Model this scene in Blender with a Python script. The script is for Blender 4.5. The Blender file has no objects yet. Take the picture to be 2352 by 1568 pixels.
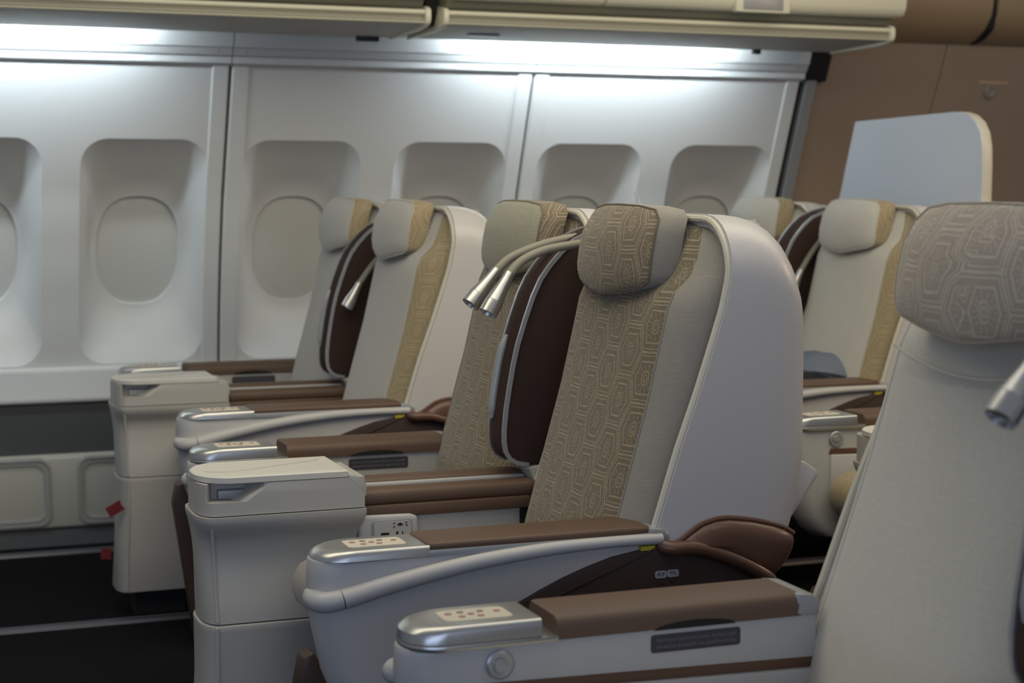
import bpy, bmesh, math, random
from mathutils import Vector, Matrix
random.seed(7)
S = bpy.context.scene
COL = S.collection
R = math.radians

# ------------------------------------------------------------------ camera, world, light, exposure
F_PX, YAW, PITCH, ROLL, EYE = 3895.3, 0.363, -0.095, 0.003, 1.224
cam = bpy.data.cameras.new('camera'); co = bpy.data.objects.new('camera', cam); COL.objects.link(co)
cam.sensor_width = 36.0; cam.lens = 36.0 * F_PX / 2352.0
cam.clip_start = 0.05; cam.clip_end = 60
fw = Vector((math.sin(YAW) * math.cos(PITCH), math.cos(YAW) * math.cos(PITCH), math.sin(PITCH)))
rt = Vector((math.cos(YAW), -math.sin(YAW), 0)); up = rt.cross(fw)
rt2 = rt * math.cos(ROLL) + up * math.sin(ROLL); up2 = -rt * math.sin(ROLL) + up * math.cos(ROLL)
co.matrix_world = Matrix(((rt2.x, up2.x, -fw.x, 0), (rt2.y, up2.y, -fw.y, 0), (rt2.z, up2.z, -fw.z, EYE), (0, 0, 0, 1)))
cam.dof.use_dof = True; cam.dof.focus_distance = 3.08; cam.dof.aperture_fstop = 5.0
S.camera = co

w = bpy.data.worlds.new('cabin_ambient'); S.world = w; w.use_nodes = True
bg = w.node_tree.nodes['Background']; bg.inputs[0].default_value = (0.80, 0.86, 1.0, 1); bg.inputs[1].default_value = 0.12

def area(name, loc, target, sx, sy, power, col, spread=180):
    l = bpy.data.lights.new(name, 'AREA'); l.shape = 'RECTANGLE'; l.size = sx; l.size_y = sy; l.energy = power; l.color = col
    l.spread = R(spread)
    o = bpy.data.objects.new(name, l); COL.objects.link(o); o.location = loc
    d = Vector(target) - Vector(loc)
    o.rotation_euler = d.to_track_quat('-Z', 'Y').to_euler()
    return o
# assumed ceiling lighting over the aisles (warm white) with an added near fill, assumed daylight from the opposite side, cove lamps behind the bins
area('assumed_ceiling_light', (1.4, 2.9, 2.45), (1.4, 3.9, 0.9), 4.5, 1.2, 27, (1.0, 0.90, 0.68))  # assumed lamp out of view, giving the warm light from above
area('added_near_fill', (1.5, 1.45, 2.4), (1.7, 1.7, 0.8), 2.6, 0.5, 4.5, (1.0, 0.95, 0.84))  # added fill light out of view, brightens the near right seat
area('assumed_daylight', (-0.6, -1.2, 1.35), (1.4, 3.0, 0.9), 3.6, 0.9, 18, (0.52, 0.66, 1.0))  # added bluish area light for assumed daylight; no windows are built there
area('assumed_rear_light', (4.6, 2.2, 2.1), (2.2, 3.0, 0.9), 0.8, 0.6, 9, (1.0, 0.66, 0.40))  # assumed lamp out of view, giving the warm light from the rear
def cove(name, x0, x1, power):
    xm = (x0 + x1) / 2
    l = bpy.data.lights.new(name, 'AREA'); l.shape = 'RECTANGLE'; l.size = x1 - x0; l.size_y = 0.03; l.energy = power; l.color = (0.78, 0.90, 1.0)
    o = bpy.data.objects.new(name, l); COL.objects.link(o); o.location = (xm, 5.392, 1.722)
    o.rotation_euler = (R(66), 0, 0)
    return o
cove('cove_lamp_front', -0.9, 0.82, 9.6)
cove('cove_lamp_rear', 1.90, 2.90, 5.8)

S.view_settings.view_transform = 'Standard'; S.view_settings.look = 'None'
S.view_settings.gamma = 1.0; S.view_settings.use_curve_mapping = False
S.view_settings.exposure = 0.78

# ------------------------------------------------------------------ materials
def new_mat(name):
    m = bpy.data.materials.new(name); m.use_nodes = True
    nt = m.node_tree; b = nt.nodes['Principled BSDF']
    return m, nt, b
def plain(name, col, rough=0.45, metal=0.0, bump=0.0, bscale=300.0, var=0.0, vscale=6.0, spec=0.5):
    m, nt, b = new_mat(name)
    b.inputs['Base Color'].default_value = (*col, 1); b.inputs['Roughness'].default_value = rough
    b.inputs['Metallic'].default_value = metal; b.inputs['Specular IOR Level'].default_value = spec
    if bump or var:
        tc = nt.nodes.new('ShaderNodeTexCoord')
    if bump:
        n = nt.nodes.new('ShaderNodeTexNoise'); n.inputs['Scale'].default_value = bscale; n.inputs['Detail'].default_value = 2
        nt.links.new(tc.outputs['Object'], n.inputs['Vector'])
        bp = nt.nodes.new('ShaderNodeBump'); bp.inputs['Strength'].default_value = bump; bp.inputs['Distance'].default_value = 0.002
        nt.links.new(n.outputs['Fac'], bp.inputs['Height']); nt.links.new(bp.outputs['Normal'], b.inputs['Normal'])
    if var:
        n2 = nt.nodes.new('ShaderNodeTexNoise'); n2.inputs['Scale'].default_value = vscale; n2.inputs['Detail'].default_value = 4
        nt.links.new(tc.outputs['Object'], n2.inputs['Vector'])
        mx = nt.nodes.new('ShaderNodeMixRGB'); mx.inputs[1].default_value = (*[c * (1 - var) for c in col], 1)
        mx.inputs[2].default_value = (*[min(1, c * (1 + var)) for c in col], 1)
        nt.links.new(n2.outputs['Fac'], mx.inputs[0]); nt.links.new(mx.outputs[0], b.inputs['Base Color'])
    return m

def fabric(name, ground, line, amount=1.0, cx=0.066, hh=0.092, s=0.042):
    """woven cloth with a lattice of tall hexagons, concentric outlines and a rosette in each (uv in metres)"""
    m, nt, b = new_mat(name)
    N = nt.nodes; L = nt.links
    def val(x):
        return x
    def M(op, a, c=None, d=None):
        n = N.new('ShaderNodeMath'); n.operation = op
        for i, q in enumerate((a, c, d)):
            if q is None: continue
            if isinstance(q, (int, float)): n.inputs[i].default_value = q
            else: L.new(q, n.inputs[i])
        return n.outputs[0]
    uv = N.new('ShaderNodeUVMap'); sep = N.new('ShaderNodeSeparateXYZ')
    # a little irregularity of the weave
    wn = N.new('ShaderNodeTexNoise'); wn.inputs['Scale'].default_value = 22; L.new(uv.outputs[0], wn.inputs['Vector'])
    wob = N.new('ShaderNodeVectorMath'); wob.operation = 'MULTIPLY_ADD'
    L.new(wn.outputs['Color'], wob.inputs[0]); wob.inputs[1].default_value = (0.004, 0.004, 0); L.new(uv.outputs[0], wob.inputs[2])
    L.new(wob.outputs[0], sep.inputs[0])
    X, Y = sep.outputs[0], sep.outputs[1]
    t = cx - s
    def cell(ox, oy):
        ax = M('ABSOLUTE', M('SUBTRACT', M('FLOORED_MODULO', M('ADD', X, ox), 2 * cx), cx))
        ay = M('ABSOLUTE', M('SUBTRACT', M('FLOORED_MODULO', M('ADD', Y, oy), hh), hh / 2))
        n1 = M('DIVIDE', ay, hh / 2)
        n2 = M('DIVIDE', M('MULTIPLY_ADD', n1, s - t, ax), s)
        r = M('SQRT', M('ADD', M('POWER', M('MULTIPLY', ax, 1.5), 2.0), M('POWER', ay, 2.0)))
        return M('MAXIMUM', n1, n2), r, ax, ay
    nA, rA, axA, ayA = cell(0, 0); nB, rB, axB, ayB = cell(cx, hh / 2)
    sel = M('LESS_THAN', nA, nB)
    def pick(a, c): return M('ADD', M('MULTIPLY', a, sel), M('MULTIPLY', c, M('SUBTRACT', 1.0, sel)))
    n, r, ax, ay = pick(nA, nB), pick(rA, rB), pick(axA, axB), pick(ayA, ayB)
    def band(v, c, wd): return M('LESS_THAN', M('ABSOLUTE', M('SUBTRACT', v, c)), wd)
    lines = band(n, 0.985, 0.022)
    for c, wd in ((0.86, 0.022), (0.63, 0.035)):
        lines = M('MAXIMUM', lines, band(n, c, wd))
    for c, wd in ((0.0125, 0.0013), (0.006, 0.0013)):
        lines = M('MAXIMUM', lines, band(r, c, wd))
    spokes = M('MULTIPLY', M('MULTIPLY', band(M('FRACT', M('MULTIPLY', M('ARCTAN2', ax, ay), 2.2)), 0.5, 0.14), M('LESS_THAN', n, 0.52)), M('GREATER_THAN', r, 0.0145))
    lines = M('MAXIMUM', lines, M('MULTIPLY', spokes, 0.55))
    # stitches between the two outer outlines
    st = M('MULTIPLY', band(M('FRACT', M('MULTIPLY', Y, 420.0)), 0.5, 0.22), band(n, 0.925, 0.03))
    lines = M('MAXIMUM', lines, M('MULTIPLY', st, -0.5))
    lines = M('MULTIPLY', lines, amount)
    fine = N.new('ShaderNodeTexNoise'); fine.inputs['Scale'].default_value = 900; fine.inputs['Detail'].default_value = 2
    strv = N.new('ShaderNodeVectorMath'); strv.operation = 'MULTIPLY'; strv.inputs[1].default_value = (0.35, 1.6, 1)
    L.new(uv.outputs[0], strv.inputs[0]); L.new(strv.outputs[0], fine.inputs['Vector'])
    blot = N.new('ShaderNodeTexNoise'); blot.inputs['Scale'].default_value = 14; L.new(uv.outputs[0], blot.inputs['Vector'])
    fac = M('ADD', lines, M('MULTIPLY', M('SUBTRACT', fine.outputs['Fac'], 0.5), 0.9))
    slub = N.new('ShaderNodeTexNoise'); slub.inputs['Scale'].default_value = 130; slub.inputs['Detail'].default_value = 3
    sl2 = N.new('ShaderNodeVectorMath'); sl2.operation = 'MULTIPLY'; sl2.inputs[1].default_value = (0.4, 2.2, 1)
    L.new(uv.outputs[0], sl2.inputs[0]); L.new(sl2.outputs[0], slub.inputs['Vector'])
    fac = M('ADD', fac, M('MULTIPLY', M('SUBTRACT', slub.outputs['Fac'], 0.5), 1.1))
    fac = M('ADD', fac, M('MULTIPLY', M('SUBTRACT', blot.outputs['Fac'], 0.5), 0.35))
    cl = N.new('ShaderNodeClamp'); L.new(fac, cl.inputs[0])
    mx = N.new('ShaderNodeMixRGB'); L.new(cl.outputs[0], mx.inputs[0])
    mx.inputs[1].default_value = (*ground, 1); mx.inputs[2].default_value = (*line, 1)
    L.new(mx.outputs[0], b.inputs['Base Color'])
    b.inputs['Roughness'].default_value = 0.9; b.inputs['Specular IOR Level'].default_value = 0.12
    b.inputs['Sheen Weight'].default_value = 0.25
    h = M('ADD', M('MULTIPLY', lines, 0.5), fine.outputs['Fac'])
    bp = N.new('ShaderNodeBump'); bp.inputs['Strength'].default_value = 0.25; bp.inputs['Distance'].default_value = 0.002
    wr = N.new('ShaderNodeTexNoise'); wr.inputs['Scale'].default_value = 9; wr.inputs['Detail'].default_value = 1; L.new(uv.outputs[0], wr.inputs['Vector'])
    L.new(M('ADD', h, M('MULTIPLY', wr.outputs['Fac'], 3.0)), bp.inputs['Height']); L.new(bp.outputs['Normal'], b.inputs['Normal'])
    return m

MT = dict(
    wall=plain('wall_panel_plastic', (0.52, 0.525, 0.505), 0.42, bump=0.04, bscale=500),
    shade=plain('window_shade_plastic', (0.48, 0.485, 0.455), 0.5),
    dado=plain('dado_carpet', (0.075, 0.077, 0.080), 0.95, bump=0.6, bscale=400, spec=0.1),
    grille=plain('lower_panel_plastic', (0.40, 0.39, 0.33), 0.5),
    grille_rim=plain('grille_frame_plastic', (0.30, 0.30, 0.28), 0.4),
    carpet=plain('floor_carpet', (0.010, 0.010, 0.011), 1.0, bump=0.9, bscale=260, var=0.35, vscale=220, spec=0.05),
    track=plain('seat_track_metal', (0.10, 0.105, 0.12), 0.45, 0.6),
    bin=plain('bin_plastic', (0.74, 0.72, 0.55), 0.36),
    bin_shade=plain('bin_channel_shade', (0.25, 0.24, 0.17), 0.5),  # darker bin colour, painting shade into groove and channel
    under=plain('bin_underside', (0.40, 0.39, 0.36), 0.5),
    brown_wall=plain('rear_wall_brown', (0.33, 0.25, 0.178), 0.55, var=0.06, vscale=3),  # brown base colour with slight random variation
    brown_bin=plain('rear_bin_brown', (0.33, 0.235, 0.14), 0.4),  # one even brown base colour
    black=plain('dark_gap', (0.008, 0.007, 0.007), 0.8),
    shell=plain('seat_shell_plastic', (0.54, 0.525, 0.505), 0.33, bump=0.05, bscale=900),
    cream=plain('cream_plastic', (0.56, 0.53, 0.43), 0.38),
    panel=plain('armrest_plastic', (0.47, 0.465, 0.45), 0.42, bump=0.04, bscale=900),
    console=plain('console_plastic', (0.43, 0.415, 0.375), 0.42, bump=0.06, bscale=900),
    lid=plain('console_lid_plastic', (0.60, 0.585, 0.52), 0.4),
    silver=plain('brushed_silver', (0.50, 0.50, 0.475), 0.30, 0.85),
    steel=plain('satin_grey_metal', (0.42, 0.43, 0.44), 0.38, 0.6),
    trim=plain('grey_trim_plastic', (0.33, 0.34, 0.34), 0.4, 0.2),
    leather=plain('brown_leather', (0.115, 0.068, 0.042), 0.5, bump=0.25, bscale=1200),
    brown=plain('brown_plastic', (0.115, 0.058, 0.036), 0.33),
    skirt=plain('dark_brown_plastic', (0.034, 0.017, 0.013), 0.5),
    fin=plain('dark_brown_suede', (0.045, 0.026, 0.020), 0.85, bump=0.15, bscale=900, spec=0.2),
    hose=plain('grey_green_hose', (0.25, 0.235, 0.18), 0.6),
    plaque=plain('charcoal_plaque', (0.045, 0.043, 0.055), 0.5),
    ink=plain('plaque_lettering', (0.17, 0.165, 0.18), 0.6),
    labelw=plain('pale_label', (0.38, 0.36, 0.40), 0.6),
    darkink=plain('dark_print', (0.03, 0.03, 0.04), 0.6),
    print=plain('control_print', (0.62, 0.57, 0.45), 0.5),
    pink=plain('pink_print', (0.42, 0.20, 0.20), 0.5),
    greyp=plain('grey_print', (0.25, 0.22, 0.20), 0.5),
    red=plain('red_ribbon', (0.14, 0.008, 0.010), 0.7),
    yellow=plain('yellow_tab', (0.42, 0.34, 0.02), 0.6),
    pillow=plain('pillow_cotton', (0.155, 0.18, 0.225), 0.9, bump=0.3, bscale=60, spec=0.1),
    belt=plain('belt_webbing', (0.05, 0.05, 0.055), 0.8),
    white=plain('white_tag', (0.7, 0.68, 0.7), 0.7),
    partition=plain('partition_laminate', (0.55, 0.61, 0.69), 0.45),
    legpaint=plain('brown_leg_paint', (0.055, 0.032, 0.022), 0.5),
    thread=plain('seam_thread', (0.13, 0.105, 0.07), 0.8),
    base=plain('seat_base_paint', (0.035, 0.022, 0.016), 0.6),
    f_olive=fabric('olive_hexagon_fabric', (0.150, 0.121, 0.074), (0.33, 0.285, 0.195), 0.75),
    f_head=fabric('taupe_hexagon_fabric', (0.165, 0.132, 0.085), (0.34, 0.29, 0.205), 0.75),
    f_sage=fabric('sage_grey_fabric', (0.29, 0.28, 0.205), (0.20, 0.195, 0.15), 0.35),
    f_gold=fabric('gold_hexagon_fabric', (0.30, 0.235, 0.135), (0.43, 0.37, 0.24), 0.7),
    f_pale=fabric('pale_grey_fabric', (0.43, 0.415, 0.37), (0.50, 0.485, 0.44), 0.25),
    f_white=fabric('off_white_fabric', (0.50, 0.485, 0.425), (0.60, 0.585, 0.525), 0.28),
    f_plain=fabric('grey_weave_fabric', (0.27, 0.252, 0.215), (0.35, 0.33, 0.29), 0.15),
    f_mauve=fabric('mauve_hexagon_fabric', (0.36, 0.305, 0.235), (0.56, 0.50, 0.40), 0.7),
)

# ------------------------------------------------------------------ geometry helpers
def lerp(tab, x):
    if x <= tab[0][0]: return tab[0][1]
    for (a, fa), (c, fc) in zip(tab, tab[1:]):
        if x <= c: return fa + (fc - fa) * (x - a) / (c - a)
    return tab[-1][1]
def smooth_path(pts, k=6):
    pts = [Vector(p) for p in pts]; out = []
    P = [pts[0] * 2 - pts[1]] + pts + [pts[-1] * 2 - pts[-2]]
    for i in range(1, len(P) - 2):
        p0, p1, p2, p3 = P[i - 1:i + 3]
        for j in range(k):
            t = j / k
            out.append(0.5 * ((2 * p1) + (p2 - p0) * t + (2 * p0 - 5 * p1 + 4 * p2 - p3) * t * t + (3 * p1 - p0 - 3 * p2 + p3) * t ** 3))
    out.append(pts[-1]); return out

class G:
    def __init__(s): s.v = []; s.f = []; s.m = []; s.uv = {}
    def add(s, vs, fs, mi=0):
        o = len(s.v); s.v += [tuple(p) for p in vs]
        for q in fs: s.f.append([i + o for i in q]); s.m.append(mi)
        return o
    def box(s, x0, x1, y0, y1, z0, z1, mi=0):
        s.add([(x, y, z) for z in (z0, z1) for y in (y0, y1) for x in (x0, x1)],
              [(0, 2, 3, 1), (4, 5, 7, 6), (0, 1, 5, 4), (2, 6, 7, 3), (0, 4, 6, 2), (1, 3, 7, 5)], mi); return s
    def prism(s, pts, y0, y1, mi=0, axis='y'):
        n = len(pts)
        mk = {'y': lambda p, t: (p[0], t, p[1]), 'x': lambda p, t: (t, p[0], p[1]), 'z': lambda p, t: (p[0], p[1], t)}[axis]
        s.add([mk(p, y0) for p in pts] + [mk(p, y1) for p in pts],
              [list(range(n)), list(range(2 * n - 1, n - 1, -1))] + [(i, (i + 1) % n, n + (i + 1) % n, n + i) for i in range(n)], mi); return s
    def loft(s, rings, closed=True, cap0=True, cap1=True, mi=0, uv=None):
        n = len(rings[0]); o = s.add([p for r in rings for p in r], [])
        e = n if closed else n - 1
        for k in range(len(rings) - 1):
            for i in range(e):
                j = (i + 1) % n
                s.f.append([o + k * n + i, o + k * n + j, o + (k + 1) * n + j, o + (k + 1) * n + i])
                s.m.append(mi(k, i) if callable(mi) else mi)
        cm = mi(0, 0) if callable(mi) else mi
        if cap0: s.f.append([o + i for i in range(n)][::-1]); s.m.append(mi(-1, 0) if callable(mi) else mi)
        if cap1: s.f.append([o + (len(rings) - 1) * n + i for i in range(n)]); s.m.append(mi(len(rings) - 1, 0) if callable(mi) else mi)
        if uv:
            for k, r in enumerate(rings):
                for i in range(n): s.uv[o + k * n + i] = uv(k, i, r[i])
        return s
    def tube(s, path, r, n=10, mi=0, sy=1.0):
        path = [Vector(p) for p in path]; rings = []
        ref = Vector((0, 1, 0))
        for i, p in enumerate(path):
            d = (path[min(i + 1, len(path) - 1)] - path[max(i - 1, 0)]).normalized()
            a = ref - d * ref.dot(d)
            if a.length < 1e-3: a = Vector((0, 0, 1)) - d * d.z
            a.normalize(); c = d.cross(a); ref = a
            rr = r[i] if isinstance(r, (list, tuple)) else r
            rings.append([p + (a * math.cos(2 * math.pi * k / n) * sy + c * math.sin(2 * math.pi * k / n)) * rr for k in range(n)])
        return s.loft(rings, mi=mi)
    def lathe(s, prof, origin, axis, n=16, mi=0):
        d = Vector(axis).normalized(); a = d.orthogonal().normalized(); c = d.cross(a); o = Vector(origin)
        return s.loft([[o + d * h + (a * math.cos(2 * math.pi * k / n) + c * math.sin(2 * math.pi * k / n)) * max(r, 1e-5) for k in range(n)] for r, h in prof], mi=mi)
    def mesh(s, name, mats, bevel=0, seg=2, ang=38, mir=None, bang=40):
        me = bpy.data.meshes.new(name)
        vs = s.v if mir is None else [(x, mir - y, z) for x, y, z in s.v]
        me.from_pydata(vs, [], s.f)
        for p, mi in zip(me.polygons, s.m): p.material_index = mi
        if s.uv:
            ul = me.uv_layers.new(name='UVMap')
            for lp in me.loops:
                ul.data[lp.index].uv = s.uv.get(lp.vertex_index, (0, 0))
        b = bmesh.new(); b.from_mesh(me)
        bmesh.ops.recalc_face_normals(b, faces=b.faces)
        if bevel:
            es = [e for e in b.edges if len(e.link_faces) == 2 and e.calc_face_angle(0) > R(bang)]
            bmesh.ops.bevel(b, geom=es, offset=bevel, segments=seg, profile=0.5, affect='EDGES', clamp_overlap=True)
        b.to_mesh(me); b.free()
        for m in mats: me.materials.append(m)
        me.shade_smooth(); me.set_sharp_from_angle(angle=R(ang))
        return me

def obj(name, me, parent=None, mats=None):
    o = bpy.data.objects.new(name, me); COL.objects.link(o)
    if parent: o.parent = parent
    if mats:
        for i, m in enumerate(mats):
            if m: o.material_slots[i].link = 'OBJECT'; o.material_slots[i].material = m
    return o
def empty(name, loc, label=None, cat=None, group=None, kind=None):
    o = bpy.data.objects.new(name, None); COL.objects.link(o); o.location = loc; o.empty_display_size = 0.1
    return tag(o, label, cat, group, kind)
def tag(o, label=None, cat=None, group=None, kind=None):
    if label: o['label'] = label
    if cat: o['category'] = cat
    if group: o['group'] = group
    if kind: o['kind'] = kind
    return o
def text(name, body, size, loc, rot, mat, parent, align='LEFT', width=None):
    c = bpy.data.curves.new(name, 'FONT'); c.body = body; c.size = size; c.extrude = 0.0003; c.align_x = align; c.align_y = 'CENTER'
    c.materials.append(mat); o = bpy.data.objects.new(name, c); COL.objects.link(o); o.location = loc; o.rotation_euler = rot
    bpy.context.view_layer.update()
    dg = bpy.context.evaluated_depsgraph_get(); me = bpy.data.meshes.new_from_object(o.evaluated_get(dg))
    bpy.data.objects.remove(o); me.name = name
    xs = [v.co.x for v in me.vertices]
    if width and xs:
        k = width / (max(xs) - min(xs))
        for v in me.vertices: v.co.x *= k
    o = bpy.data.objects.new(name, me); COL.objects.link(o); o.location = loc; o.rotation_euler = rot
    if parent: o.parent = parent
    return o
def rrect(w2, h2, r, n=6):
    pts = []
    for cx, cz, a0 in ((w2 - r, h2 - r, 0), (-w2 + r, h2 - r, 90), (-w2 + r, -h2 + r, 180), (w2 - r, -h2 + r, 270)):
        for k in range(n + 1):
            a = R(a0 + 90 * k / n); pts.append((cx + r * math.cos(a), cz + r * math.sin(a)))
    return pts

# ------------------------------------------------------------------ the setting
WP = [(-0.1, 5.78), (0.06, 5.79), (0.30, 5.825), (0.474, 5.844), (0.62, 5.842), (0.80, 5.82), (0.98, 5.785), (1.17, 5.735), (1.354, 5.664), (1.596, 5.57), (1.7, 5.52)]
def wy(z): return lerp(WP, z)
def wn(z):                                        # inward normal of the side wall (towards the cabin)
    e = 0.02; t = Vector((0, wy(z + e) - wy(z - e), 2 * e)).normalized()
    return Vector((0, -t.z, t.y))
PITCHX = 0.533; WX0 = 0.329
tag(obj('floor', G().box(-2.5, 7, -1.5, 6.4, -0.06, 0).mesh('floor', [MT['carpet']])), kind='structure')
for y in (4.69, 5.64):
    g = G().prism([(y - 0.022, 0), (y - 0.018, 0.009), (y - 0.007, 0.011), (y - 0.005, 0.004), (y + 0.005, 0.004), (y + 0.007, 0.011), (y + 0.018, 0.009), (y + 0.022, 0)], -2.5, 3.3, axis='x')
    tag(obj('trim_%d' % (1 if y < 5 else 2), g.mesh('seat_track', [MT['track']])), 'grey metal seat track set in the dark carpet', kind='structure')

wall = empty('wall_back', (0, 0, 0), kind='structure')
# window openings: ring of points, flush -> funnel -> rim -> shade
def cellpt(x, z, off): return Vector((x, wy(z), z)) + wn(z) * off
ZB, ZT = 0.599, 1.354
WC, WH = (ZB + ZT) / 2, (ZT - ZB) / 2
def dense(pts, step=0.03):
    out = []
    for a, c in zip(pts, pts[1:] + pts[:1]):
        n = max(1, int(math.dist(a, c) / step))
        out += [(a[0] + (c[0] - a[0]) * k / n, a[1] + (c[1] - a[1]) * k / n) for k in range(n)]
    return out
OUT = dense(rrect(0.206, WH, 0.088, 8))
ORD = len(OUT)
def oval(w2, zt, zb, p=2.7):
    res = []
    for (x, z) in OUT:
        a = math.atan2(z / WH, x / 0.206); c, s_ = math.cos(a), math.sin(a)
        k = (abs(c) ** p + abs(s_) ** p) ** (-1 / p)
        res.append((w2 * c * k, (zt + zb) / 2 + (zt - zb) / 2 * s_ * k))
    return res
def window_meshes():
    top, bot = 1.142, 0.782                      # the clear oval
    outer = [(x, z + WC) for x, z in OUT]
    flare = [(x * 0.985, WC + z * 0.99) for x, z in OUT]
    o1 = oval(0.158, top + 0.028, bot - 0.016, 2.15); o2 = oval(0.139, top, bot, 2.6); o3 = oval(0.135, top - 0.004, bot + 0.004, 2.6)
    mids = []
    for t, d in ((0.33, -0.030), (0.8, -0.074)):
        mids.append(([((1 - t) * a[0] + t * c[0], (1 - t) * a[1] + t * c[1]) for a, c in zip(flare, o1)], d))
    def ring(pl, d): return [cellpt(x, z, d) for x, z in pl]
    g = G().loft([ring(outer, 0.0), ring(flare, -0.004)] + [ring(p, d) for p, d in mids] + [ring(o1, -0.088), ring(o2, -0.090), ring(o3, -0.106)], cap0=False, cap1=False)
    reveal = g.mesh('reveal', [MT['wall']], ang=50)
    g = G(); g.loft([ring(oval(0.139, top + 0.006, bot - 0.006), -0.115), ring(oval(0.139, top + 0.006, bot - 0.006), -0.104)])
    shade = g.mesh('shade', [MT['shade']])
    return reveal, shade
REV, SHD = window_meshes()
for i in range(-2, 6):
    wo = empty('window_%d' % (i + 3), (WX0 + i * PITCHX, 0, 0), 'recessed cabin window with its shade pulled down', kind='structure')
    obj('reveal', REV, wo); obj('shade', SHD, wo)
# wall panels (two windows each): flush field with openings, raised edge strips, a groove between panels
def panel_mesh(nwin):
    g = G(); zs = [0.474, 0.52, 0.56, ZB - 0.012]
    x_lo, x_hi = -PITCHX / 2 + 0.02, (nwin - 0.5) * PITCHX - 0.02
    for k in range(nwin):
        cx = k * PITCHX; xa = x_lo if k == 0 else cx - PITCHX / 2; xb = x_hi if k == nwin - 1 else cx + PITCHX / 2
        ztop, zbot = ZT + 0.03, ZB - 0.012
        inner, outer = [], []
        for (x, z) in OUT:
            inner.append((cx + x, z + WC))
            kx = ((xb - cx) if x > 0 else (cx - xa)) / max(abs(x), 1e-6); kz = ((ztop - WC) if z > 0 else (WC - zbot)) / max(abs(z), 1e-6)
            kk = min(kx, kz); outer.append((cx + x * kk, WC + z * kk))
        # make the cell corners exact
        for (qx, qz) in ((xb, ztop), (xa, ztop), (xa, zbot), (xb, zbot)):
            j = min(range(ORD), key=lambda q: (outer[q][0] - qx) ** 2 + (outer[q][1] - qz) ** 2); outer[j] = (qx, qz)
        mid = [((a[0] + c[0]) / 2, (a[1] + c[1]) / 2) for a, c in zip(inner, outer)]
        g.loft([[cellpt(x, z, 0) for x, z in r] for r in (inner, mid, outer)], cap0=False, cap1=False)
    for z0, z1 in list(zip(zs, zs[1:])) + [(ZT + 0.03 + (1.596 - ZT - 0.03) * q / 5, ZT + 0.03 + (1.596 - ZT - 0.03) * (q + 1) / 5) for q in range(5)]:
        g.add([cellpt(x_lo, z0, 0), cellpt(x_hi, z0, 0), cellpt(x_hi, z1, 0), cellpt(x_lo, z1, 0)], [(0, 1, 2, 3)])
    return g.mesh('panel', [MT['wall']], ang=50)
PM = panel_mesh(2)
zz = [0.474 + (1.596 - 0.474) * q / 16 for q in range(17)]
def strip(x0, x1, bev, th=0.005):
    g = G(); rings = []
    for z in zz:
        rings.append([cellpt(x0, z, -0.02), cellpt(x0, z, th - bev), cellpt(x0 + bev, z, th), cellpt(x1 - bev, z, th), cellpt(x1, z, th - bev), cellpt(x1, z, -0.02)])
    return g.loft(rings).mesh('edge_strip', [MT['wall']], ang=30)
SL = strip(PITCHX * 1.5 - 0.062, PITCHX * 1.5 - 0.004, 0.006); SR = strip(-PITCHX / 2 + 0.004, -PITCHX / 2 + 0.062, 0.006)
g = G(); g.loft([[cellpt(-1.05, z, -0.012), cellpt(3.27, z, -0.012)] for z in zz], closed=False, cap0=False, cap1=False)
# dark backing only behind the grooves
for k in range(4):
    x = WX0 - PITCHX / 2 + PITCHX * 2 * (k - 1)
    g = G(); g.loft([[cellpt(x - 0.012, z, -0.008), cellpt(x + 0.012, z, -0.008)] for z in zz], closed=False, cap0=False, cap1=False)
    obj('groove_backing', g.mesh('groove_backing', [MT['dado']]), wall)
for k in range(4):
    x = WX0 + PITCHX * 2 * (k - 1)
    for nm, me in (('panel', PM), ('edge_strip', SL), ('edge_strip', SR)):
        o = obj(nm, me, wall); o.location.x = x
# sill and moulding under the windows
XL, XR = -1.0, 3.262
g = G().prism([(5.88, 0.585), (5.835, 0.592), (5.826, 0.588), (5.822, 0.575), (5.826, 0.50), (5.822, 0.492), (5.822, 0.478), (5.828, 0.472), (5.88, 0.472)], XL, XR, axis='x')
tag(obj('trim_3', g.mesh('sill', [MT['wall']], bevel=0.003)), 'pale sill moulding running under the windows', kind='structure')
low = empty('baseboard_back', (0, 0, 0), kind='structure')
obj('dado_strip', G().prism([(5.90, 0.472), (5.838, 0.472), (5.832, 0.30), (5.90, 0.30)], XL, XR, axis='x').mesh('dado_strip', [MT['dado']]), low)
obj('lower_panel', G().prism([(5.90, 0.300), (5.815, 0.300), (5.80, 0.290), (5.785, 0.060), (5.80, 0.05), (5.90, 0.05)], XL, XR, axis='x').mesh('lower_panel', [MT['grille']], bevel=0.004), low)
obj('toe_strip', G().prism([(5.90, 0.05), (5.79, 0.05), (5.76, 0.0), (5.90, 0.0)], XL, XR, axis='x').mesh('toe_strip', [MT['dado']]), low)
def lowpt(x, z, off): return (x, 5.785 + (z - 0.06) * 0.065 - off, z)
fr_o = rrect(0.226, 0.116, 0.040, 6); fr = []
for sc_, off in ((0, -0.004), (0.003, 0.008), (0.009, 0.009), (0.011, 0.0), (0.017, -0.001), (0.019, 0.006), (0.026, 0.005), (0.029, -0.004)):
    fr.append([lowpt(x * (1 - sc_ / 0.226), 0.178 + z * (1 - sc_ / 0.116), off) for x, z in fr_o])
FR = G().loft(fr, cap0=False, cap1=False).mesh('grille_frame', [MT['grille_rim']], ang=25)
for k in range(-2, 5):
    o = obj('grille_frame', FR, low); o.location.x = 0.634 + 0.226 + PITCHX * k
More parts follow.
